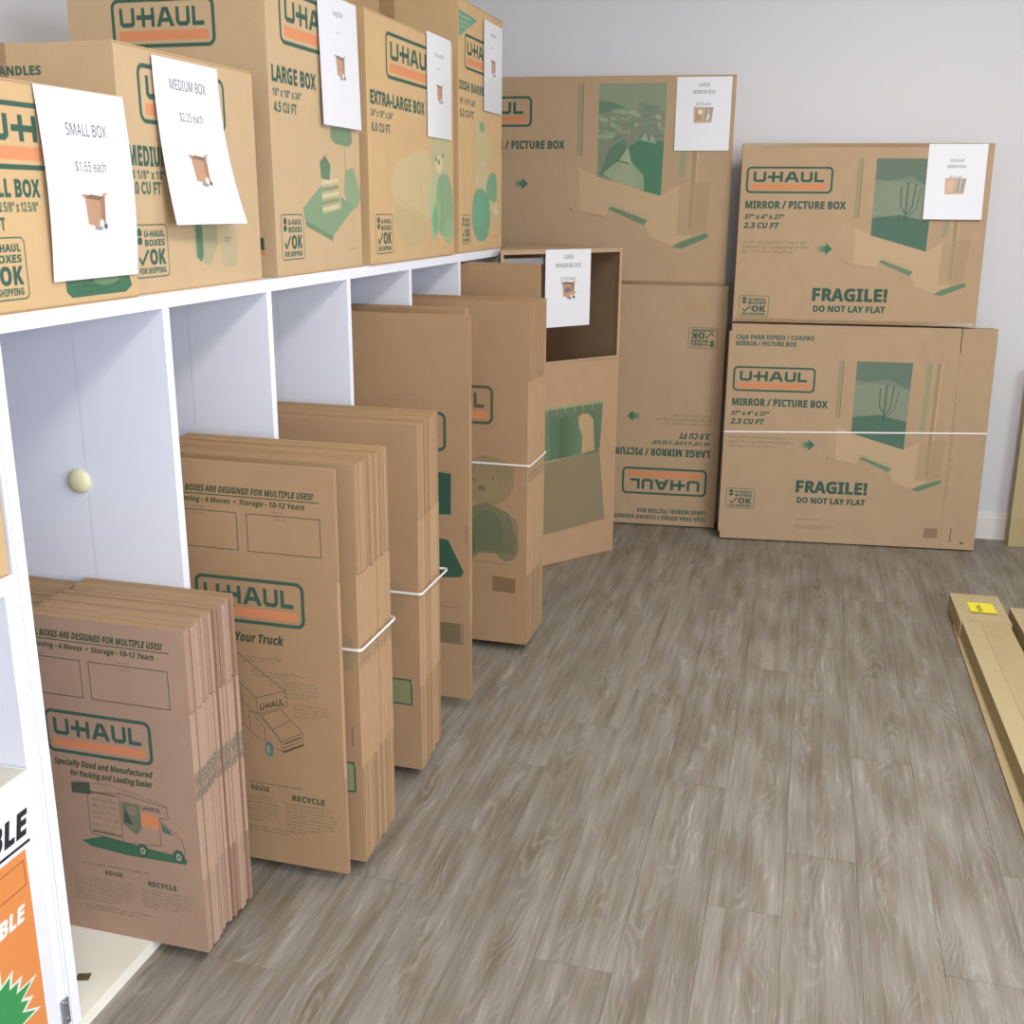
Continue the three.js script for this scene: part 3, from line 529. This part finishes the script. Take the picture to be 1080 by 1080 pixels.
// --- fifth bundle: extra-large boxes
const xlSpec = { W: 1.067, H: 1.067, t: 0.0105, w1: 0.457, flap: 0.229 };
const xlFlat = board(457, 1067, TONE.stack, (x) => {
  emblem(x, 60, 248, 288, 118, '#56563e'); const c = '#6f6b48';
  ink = 0.62; poly(x, [[232, 480], [400, 492], [404, 520], [404, 770], [232, 790]], '#a48a5f', 0.35);
  oval(x, 330, 540, 86, 78, '#857a54', 0.9); oval(x, 262, 500, 30, 28, '#857a54', 0.9); oval(x, 385, 505, 32, 30, '#857a54', 0.9); oval(x, 318, 575, 40, 30, '#94875f'); oval(x, 312, 565, 13, 9, '#66603f'); oval(x, 284, 540, 5, 5, '#66603f'); oval(x, 348, 532, 5, 5, '#66603f');
  poly(x, [[258, 630], [330, 610], [400, 640], [425, 720], [415, 770], [260, 775], [240, 700]], '#59684a'); oval(x, 268, 740, 42, 56, '#6f6b48'); oval(x, 266, 752, 26, 36, '#4f6148'); oval(x, 392, 740, 40, 56, '#66694a'); oval(x, 330, 700, 50, 66, '#5f6c4d'); oval(x, 405, 690, 26, 40, '#747052', 0.9);
  ink = 1; line(x, [[268, 800], [410, 806]], '#6b563c', 1.5, 0.8); poly(x, [[345, 846], [420, 850], [420, 898], [345, 896]], '#806646', 0.95);
});
const fold5 = foldMat('#aa8a66', 609, (x) => { for (let i = 0; i < 80; i++) { x.fillStyle = '#6b5f47'; x.globalAlpha = rr(0.15, 0.45); x.fillRect(rr(1, 12), rr(265, 310), 2, 4); } });
const g5 = flatBox('flattened_extra_large_box', 'front flattened box of the fifth bundle, printed with a dark teddy bear', 'flattened extra-large boxes', { ...xlSpec, plain: STACKTONES.stack[1], fold: fold5, print: xlFlat });
g5.position.set(0.318, BASE, -3.095);
row(STACKTONES.stack.map((m) => flatBox('flattened_extra_large_box', '', 'x', { ...xlSpec, plain: m, fold: fold5 })), 17, 0.318, -3.1065, 0.0113, 0.002, 'flattened extra-large box from the front of the strapped teddy bear bundle', 'flattened extra-large boxes in the fifth bundle', BASE, 0.002, 0.0001);
band('white plastic strap around the teddy bear printed bundle', -0.752, 0.3205, -3.3, -3.094, 0.61);
// --- sixth bay: dish barrels
const dbSpec = { W: 0.914, H: 1.156, t: 0.0095, w1: 0.457, flap: 0.229 };
row(STACKTONES.stack.map((m) => flatBox('flattened_dish_barrel_box', '', 'x', { ...dbSpec, plain: m })), 5, 0.25, -3.475, 0.0115, 0.003, 'tall plain flattened box from the front in the bay beside the wardrobe box', 'flattened boxes in the last bay', BASE, 0.003, -0.002, 0);

// ---------------------------------------------------------------- bundles and boxes against the back wall
function leanAt(o, x, z, turn, lean, up = 0, along = 0) {
  o.rotation.order = 'YXZ'; o.rotation.set(-lean, turn, 0);
  const v = new THREE.Vector3(along, up, 0).applyEuler(o.rotation); o.position.set(x + v.x, v.y, z + v.z);
}
function mirrorBundle(front, protos, n, pitch, W, x, z, turn, lean, labelRest, group) {   // origin at the left front foot
  const all = [front, ...protos];
  while (all.length < n) all.push(copyOf(protos[all.length % protos.length], labelRest, group));
  all.forEach((o, i) => { const v = new THREE.Vector3(W + (i ? rr(-0.001, 0.001) : 0), 0, -i * pitch); o.rotation.order = 'YXZ'; o.rotation.set(-lean, turn, 0); v.applyEuler(o.rotation); o.position.set(x + v.x, v.y + 0.006, z + v.z); if (i) { o.userData.label = NTH[i] + ' ' + labelRest; o.userData.group = group; } });
}
const mSpec = { W: 1.04, H: 0.9, t: 0.0095, w1: 1.036, flap: 0.03 }, farTones = [kraft('#b49a79'), kraft('#ac9271')];
mirrorBundle(flatBox('flattened_mirror_box', 'front flattened mirror box of the strapped bundle, with fragile print', 'flattened mirror boxes', { ...mSpec, plain: farTones[0], print: mirrorFlatFront }),
  farTones.map((m) => flatBox('flattened_mirror_box', '', 'x', { ...mSpec, plain: m })), 9, 0.0105, 1.04, 0.793, -4.505, 0.115, 0.05, 'flattened mirror box from the front of the bundle under the assembled box', 'flattened mirror boxes in the strapped bundle');
{
  const b = band('thin white strap across the bundle of flattened mirror boxes', 0, 1.04, -0.098, 0, 0, 0.006);
  leanAt(b, 0.793, -4.505, 0.115, 0.05, 0.458); b.position.y += 0.006; b.rotation.z = 0.03;
}
const mirrorBox = carton('mirror_carton', 'assembled mirror box with cactus print resting on the strapped bundle', 0.94, 0.69, 0.102, M.far, { front: mirrorFront });
leanAt(mirrorBox, 0.793, -4.505, 0.108, 0.05, 0.914, 0.008);
for (const y of [0.0015, 0.6885]) slab('packing_tape', [0.01, y - 0.0012 + (y < 0.1 ? 0 : -0.012), 0.0002], [0.93, y + 0.0012 + (y < 0.1 ? 0.012 : 0), 0.0006], M.tape, mirrorBox);
const lmSpec = { W: 1.25, H: 1.04, t: 0.0095, w1: 1.24, flap: 0.02 };
mirrorBundle(flatBox('flattened_large_mirror_box', 'front flattened large mirror box standing upside down beside the wardrobe box', 'flattened large mirror boxes', { ...lmSpec, plain: farTones[0], print: largeMirrorFlat }),
  farTones.map((m) => flatBox('flattened_large_mirror_box', '', 'x', { ...lmSpec, plain: m })), 8, 0.0105, 1.25, -0.477, -4.53, 0.09, 0.012, 'flattened large mirror box from the front of the upside-down bundle', 'flattened large mirror boxes in the bundle');
const largeMirrorBox = carton('large_mirror_carton', 'large assembled mirror box with scenic print, resting behind the wardrobe box', 1.226, 0.816, 0.112, M.far, { front: largeMirrorFront });
leanAt(largeMirrorBox, -0.477, -4.53, 0.09, 0.012, 1.0475, 0.004);
slab('packing_tape', [0.5, 0.001, 0.0002], [1.22, 0.013, 0.0006], M.tape, largeMirrorBox);

// wardrobe box, squeezed slightly out of square; front face in local z = 0, right edge at x = 0
const wardrobe = thing('wardrobe_box', 'tall wardrobe box with open window front and clothes print beside the last bay', 'box');
wardrobe.position.set(0.392, 0, -4.21); wardrobe.rotation.y = 0.913;
{
  const W = 0.575, H = 1.21, SILL = 0.8, t = 0.005;
  const wardPrint = board(575, 800, '#b39270', (x) => {
    ink = 0.8; poly(x, [[120, 178], [500, 178], [490, 358], [110, 385]], '#4f6b50'); poly(x, [[110, 392], [488, 362], [526, 655], [120, 672]], '#7a7355');
    poly(x, [[120, 176], [500, 166], [500, 176], [120, 186]], '#8a9a72');
    for (let i = 0; i < 8; i++) { const a = 130 + i * 45; line(x, [[a, 172], [a, 200]], '#a6a684', 3); poly(x, [[a - 4, 202], [a + 34, 230], [a + 40, 372], [a - 30, 376], [a - 30, 226]], ['#47624a', '#587559', '#667f64', '#4c6b52'][i % 4], 0.75); }
    poly(x, [[375, 222], [400, 210], [430, 216], [452, 240], [462, 362], [395, 368], [398, 300], [380, 262]], '#c79c70'); line(x, [[385, 250], [398, 300]], '#a9a884', 4);
    ink = 1;
  });
  slab('front_panel', [-W, 0.0, -t], [0, SILL, 0], panelMats(M.far, wardPrint), wardrobe, [0, 0, 1, 1]);
  slab('stile', [-W, SILL, -t], [-W + 0.012, H - 0.016, 0], M.far, wardrobe); slab('stile', [-0.012, SILL, -t], [0, H - 0.016, 0], M.far, wardrobe);
  slab('top_rail', [-W, H - 0.016, -t], [0, H - 0.006, 0], M.far, wardrobe);
  // folded flap edge along the sill
  slab('sill_fold', [-W + 0.012, SILL - 0.004, 0], [-0.012, SILL + 0.003, 0.004], M.far, wardrobe);
  const plan = [[-W, 0], [0, 0], [0, -0.48], [-0.2, -0.46]];
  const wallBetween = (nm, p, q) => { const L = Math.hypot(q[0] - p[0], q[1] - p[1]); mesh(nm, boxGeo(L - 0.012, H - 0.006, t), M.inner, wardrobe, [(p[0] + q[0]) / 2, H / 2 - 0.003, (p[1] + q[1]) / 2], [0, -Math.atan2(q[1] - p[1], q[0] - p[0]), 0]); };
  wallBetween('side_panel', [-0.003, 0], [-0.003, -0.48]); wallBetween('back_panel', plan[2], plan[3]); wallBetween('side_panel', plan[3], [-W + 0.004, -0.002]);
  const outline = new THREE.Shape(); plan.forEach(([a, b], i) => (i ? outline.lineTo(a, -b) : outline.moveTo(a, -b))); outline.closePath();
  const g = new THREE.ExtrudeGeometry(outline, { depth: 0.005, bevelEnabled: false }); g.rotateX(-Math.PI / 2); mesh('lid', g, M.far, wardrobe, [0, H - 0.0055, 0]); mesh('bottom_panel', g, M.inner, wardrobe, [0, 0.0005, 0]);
  slab('hanger_bar', [-W + 0.01, H - 0.052, -0.018], [-0.36, H - 0.03, -0.008], M.metal, wardrobe);
}

// ---------------------------------------------------------------- things at the right edge
const cartonA = thing('long_flat_carton', 'long flat carton on the floor with a yellow sticky note on its end', 'carton');
cartonA.position.set(1.648, 0.009, -3.87); cartonA.rotation.y = 0.022;
{
  slab('body', [0.006, 0, 0.03], [0.152, 0.05, 2.1], panelMats(M.yellow2).fill(M.yellow2), cartonA);
  slab('top_flap', [0.006, 0.05, 0.27], [0.062, 0.054, 2.09], M.yellow, cartonA);
  slab('top_flap', [0.0635, 0.05, 0.27], [0.152, 0.0525, 2.09], M.yellow2, cartonA);
  slab('end_cap', [0, -0.001, 0], [0.158, 0.058, 0.272], M.yellow, cartonA);
  slab('cap_seam', [0.004, 0.0575, 0.262], [0.156, 0.0595, 0.27], M.yellow2, cartonA);
}
const sheetA = thing('cardboard_sheet', 'thin flat cardboard strip lying under the long carton with sticky note', 'cardboard');
sheetA.position.set(1.648, 0.001, -3.71); sheetA.rotation.y = 0.01; slab('sheet', [0, 0, 0], [0.13, 0.0065, 1.85], [M.edge, M.edge, M.yellow, M.yellow2, M.edge, M.edge], sheetA);
const cartonB = thing('long_flat_carton', 'second long flat carton on the floor at the right edge', 'carton');
cartonB.position.set(1.832, 0.001, -3.79); cartonB.rotation.y = 0.03;
{
  slab('body', [0.005, 0, 0.02], [0.18, 0.052, 2.0], M.yellow2, cartonB); slab('end_cap', [0, 0, 0], [0.186, 0.06, 0.34], M.yellow, cartonB);
  slab('top_flap', [0.005, 0.052, 0.35], [0.09, 0.056, 1.99], M.yellow, cartonB);
  const g = new THREE.TorusGeometry(0.012, 0.0025, 6, 14, Math.PI); g.rotateY(Math.PI / 2); mesh('carry_loop', g, M.black, cartonB, [0.02, 0.055, 0.42]);
}
const note = thing('sticky_note', 'bright yellow sticky note with handwriting on the long carton', 'note');
{
  const c = canvas(256, 256), x = c.getContext('2d'); x.fillStyle = '#ece23a'; x.fillRect(0, 0, 256, 256);
  x.strokeStyle = '#d9cc2c'; x.lineWidth = 3; x.beginPath(); x.moveTo(120, 0); x.lineTo(135, 256); x.stroke();
  x.save(); x.translate(78, 232); x.rotate(-Math.PI / 2); x.fillStyle = '#3b3a18'; x.font = 'bold 78px sans-serif'; x.scale(1, 0.85); x.fillText('REAL', 0, 50); x.restore();
  const m = new THREE.MeshStandardMaterial({ map: tex(c), roughness: 0.8 });
  const g = new THREE.PlaneGeometry(0.082, 0.105, 6, 6), p = g.attributes.position;
  for (let i = 0; i < p.count; i++) p.setZ(i, 0.0008 + 0.003 * Math.pow(Math.max(0, -p.getY(i) / 0.0525), 2)); g.rotateX(-Math.PI / 2); g.computeVertexNormals(); m.side = THREE.DoubleSide;
  mesh('paper', g, m, note); note.position.set(1.737, 0.0672, -3.735); note.rotation.y = 0.03;
}
const leanCarton = thing('leaning_flat_carton', 'yellowish flat carton leaning against the back wall at the right edge', 'carton');
slab('panel', [0, 0, -0.05], [0.62, 0.73, 0], M.yellow, leanCarton); slab('flap', [0.0, 0.0, 0], [0.62, 0.12, 0.004], M.yellow2, leanCarton); leanAt(leanCarton, 1.972, -4.74, 0.06, 0.03); leanCarton.position.y = 0.002;

// boxes in the end cabinet
const bleFront = (() => {
  const c = canvas(800, 1010), x = c.getContext('2d'); x.fillStyle = '#e4e6ea'; x.fillRect(0, 0, 800, 1010); x.save(); x.scale(2, 2);
  x.fillStyle = '#dc8a4a'; x.fillRect(0, 122, 372, 370); x.fillStyle = '#23262b'; x.fillRect(0, 110, 384, 5);
  txt(x, 'BLE', 380, 98, 54, { w: 84, col: '#23262b', align: 'right', italic: true });
  x.lineWidth = 1.4; x.strokeStyle = '#6b4a26'; x.strokeRect(20, 138, 345, 42); txt(x, 'BLE', 352, 234, 36, { w: 58, col: '#e9e6e2', align: 'right', italic: true });
  const star = (r0, r1, fill) => { x.fillStyle = fill; x.beginPath(); for (let i = 0; i < 44; i++) { const r = i % 2 ? r0 : r1 * (0.86 + 0.14 * ((i * 7) % 5) / 4), a = i / 44 * Math.PI * 2; x.lineTo(240 + Math.cos(a) * r, 372 + Math.sin(a) * r * 0.86); } x.closePath(); x.fill(); };
  star(90, 128, '#d9e2d0'); star(82, 114, '#3b9150'); x.fillStyle = '#d9e2d0'; x.beginPath(); x.moveTo(200, 340); x.lineTo(226, 340); x.lineTo(282, 420); x.lineTo(254, 420); x.closePath(); x.fill();
  x.restore(); return new THREE.MeshStandardMaterial({ map: tex(c), roughness: 0.5 });
})();
const whiteBoard = solid(0xe3e2dc, 0.6);
const ble = thing('product_box', 'white and orange printed product box with green starburst in the end cabinet', 'box');
{
  const W = 0.4, H = 0.505, D = 0.4, t = 0.004;
  mesh('panel', boxGeo(W, H, t, [0, 0, 1, 1]), [whiteBoard, whiteBoard, whiteBoard, whiteBoard, bleFront, whiteBoard], ble, [W / 2, H / 2, -t / 2]);
  slab('panel', [0, 0, -D], [W, H, -D + t], whiteBoard, ble); slab('panel', [0, 0, -D + t], [t, H, -t], whiteBoard, ble); slab('panel', [W - t, 0, -D + t], [W, H, -t], whiteBoard, ble);
  slab('flap', [t, H - t, -D / 2 + 0.001], [W - t, H, -t], solid(0xcfcabb, 0.7), ble); slab('flap', [t, H - t, -D + t], [W - t, H, -D / 2 - 0.001], solid(0xcfcabb, 0.7), ble);
  faceShelf(ble, 0.004, BASE, -0.848);
}
const brown = carton('plain_carton', 'plain brown carton on the upper shelf of the end cabinet', 0.36, 0.26, 0.36, M.small, {}); faceShelf(brown, -0.004, 0.836, -0.908);

// ---------------------------------------------------------------- price sheets
function sheetTexture(lines, price, pic, { top = 64, size = 17, upper = true } = {}) {
  const c = canvas(432, 558), x = c.getContext('2d'); x.fillStyle = '#e6e8ec'; x.fillRect(0, 0, 432, 558); x.save(); x.scale(2, 2);
  lines.forEach((s, i) => txt(x, s, 108, top + i * size * 1.45, size, { align: 'center', bold: false, col: '#3f4145' }));
  const py = top + lines.length * size * 1.45 + 16;
  if (price) txt(x, price, 108, py, size * 0.82, { align: 'center', bold: false, col: '#4b4d51' }); else greek(x, 90, py - 6, 36, 1, 8, '#77797d', 0.5);
  const y = pic.y;
  if (pic.kind === 'box') {
    const s = pic.s, k = 1.45, a = 108 - 20 * s * k; const q = (u, v) => [a + u * s * k, y + v * s];
    poly(x, [q(6, 8), q(28, 11), q(28, 46), q(9, 42)], '#b98d6c'); poly(x, [q(28, 11), q(36, 6), q(35, 40), q(28, 46)], '#9d7556'); poly(x, [q(6, 8), q(0, 4), q(8, 3), q(18, 6)], '#a9805f'); poly(x, [q(28, 11), q(33, 2), q(42, 0), q(36, 6)], '#c29a7a'); poly(x, [q(6, 8), q(14, 3), q(36, 6), q(28, 11)], '#7b5f49');
    oval(x, ...q(29, 42), 6 * s, 7 * s, '#b9b8b0'); oval(x, ...q(29, 42), 3.5 * s, 5 * s, '#e2e0d8'); oval(x, ...q(35, 45), 4 * s, 4 * s, '#55595c'); poly(x, [q(18, 44), q(30, 46), q(28, 51), q(18, 49)], '#8d9095');
    if (pic.open) { poly(x, [q(13, 18), q(27, 20), q(27, 34), q(13, 32)], '#6d6f86'); poly(x, [q(16, 32), q(34, 28), q(42, 34), q(22, 40)], '#c99a68'); }
  } else { poly(x, [[70, y], [148, y + 2], [142, y + 60], [72, y + 62]], '#c3a183'); poly(x, [[118, y + 6], [146, y + 4], [140, y + 50], [112, y + 54]], '#8b8d86', 0.8); poly(x, [[78, y + 12], [104, y + 8], [100, y + 50], [80, y + 52]], pic.rich ? '#a88f5f' : '#d0ab8d'); if (pic.rich) { oval(x, 96, y + 20, 10, 9, '#e6dccb'); oval(x, 128, y + 40, 5, 14, '#e6dccb', 1, 0.3); } line(x, [[130, y + 6], [126, y + 48]], '#d9d6cc', 3); }
  x.restore();
  return new THREE.MeshPhysicalMaterial({ map: tex(c), roughness: 0.5, clearcoat: 1, clearcoatRoughness: 0.1, side: THREE.DoubleSide });
}
// sheet in local x (width) and y (up), origin at the middle of its lower edge; out(u, v) gives its distance from the face, u, v = 0..1 from the left and from the top
function curved(w, h, out, slide = () => 0) {
  const g = new THREE.PlaneGeometry(w, h, 12, 18), p = g.attributes.position;
  for (let i = 0; i < p.count; i++) { const u = p.getX(i) / w + 0.5, v = 0.5 - p.getY(i) / h; p.setXYZ(i, p.getX(i) + slide(u, v), p.getY(i) + h / 2, out(u, v)); }
  g.computeVertexNormals(); return g;
}
function priceSheet(label, mat, { out = () => 0.002, slide, sleeve = 0.006 } = {}) {
  const o = thing('price_sheet', label, 'sign', undefined);
  mesh('paper', curved(0.216, 0.279, out, slide), mat, o);
  if (sleeve) mesh('sleeve', curved(0.228, 0.279 + sleeve * 2, (u, v) => out(u, v) - 0.0012, slide), M.sleeve, o, [0, -sleeve * 1.4, 0]);
  return o;
}
const hang = (o, x, y, z, ry, roll = 0) => { o.rotation.order = 'YXZ'; o.position.set(x, y, z); o.rotation.set(0, ry, roll); };
const F = 0.0015;
hang(priceSheet('white small box price sheet taped to the frontmost box on the shelf', sheetTexture(['SMALL BOX'], '$1.65 each', { kind: 'box', s: 1.15, y: 148 }, { top: 66, size: 25 }), { out: (u, v) => F + 0.008 * Math.sin(v * 2.9) }), 0.003, 1.25, -1.531, Math.PI / 2, 0);
hang(priceSheet('white medium box price sheet curling away at its lower edge', sheetTexture(['MEDIUM BOX'], '$2.25 each', { kind: 'box', s: 1.15, y: 155 }, { top: 50, size: 25 }), { out: (u, v) => F + v * v * (0.026 + 0.02 * u), sleeve: 0.006 }), -0.009, 1.328, -1.858, Math.PI / 2, 0);
hang(priceSheet('white price sheet on the large box beside the lamp print', sheetTexture(['Large Box'], '', { kind: 'box', s: 1.1, y: 120 }, { top: 40, size: 16 }), { out: (u, v) => F + 0.006 * v, sleeve: 0.005 }), 0.003, 1.537, -2.502, Math.PI / 2, 0);
hang(priceSheet('bright price sheet on the extra-large box above the bear print', sheetTexture(['Extra Large Box'], '', { kind: 'box', s: 1.05, y: 130 }, { top: 58, size: 14 }), { out: () => F, sleeve: 0 }), 0.006, 1.551, -3.208, Math.PI / 2, 0);
hang(priceSheet('price sheet on the tallest box at the far end of shelf', sheetTexture(['Dish Barrel'], '', { kind: 'box', s: 1.1, y: 110 }, { top: 42, size: 15 }), { out: () => F, sleeve: 0 }), 0.003, 1.664, -3.776, Math.PI / 2, 0);
{
  const place = (o, base, along, up, z) => { o.rotation.order = 'YXZ'; o.rotation.copy(base.rotation); const v = new THREE.Vector3(along, up, z).applyEuler(base.rotation); o.position.copy(base.position).add(v); };
  place(priceSheet('price sheet taped on the large mirror box upper right corner', sheetTexture(['LARGE', 'MIRROR BOX'], '$9.95 each', { kind: 'flat', y: 112, rich: true }, { top: 36, size: 19 }), { out: (u, v) => F + 0.004 * v, sleeve: 0 }), largeMirrorBox, 1.102, 0.53, 0);
  place(priceSheet('price sheet taped on the assembled mirror box beside its cactus print', sheetTexture(['REGULAR', 'MIRROR BOX'], '$6.95 each', { kind: 'flat', y: 124 }, { top: 66, size: 15 }), { out: (u, v) => F + 0.01 * v * v, sleeve: 0 }), mirrorBox, 0.808, 0.408, 0);
  const w = priceSheet('large wardrobe box price sheet hanging in the open wardrobe window', sheetTexture(['LARGE', 'WARDROBE BOX'], '$15.95 each', { kind: 'box', s: 1.35, y: 112, open: true }, { top: 34, size: 21 }), { out: () => F, sleeve: 0 });
  place(w, wardrobe, -0.268, 0.929, 0.0005);
}

renderer.render(scene, camera);
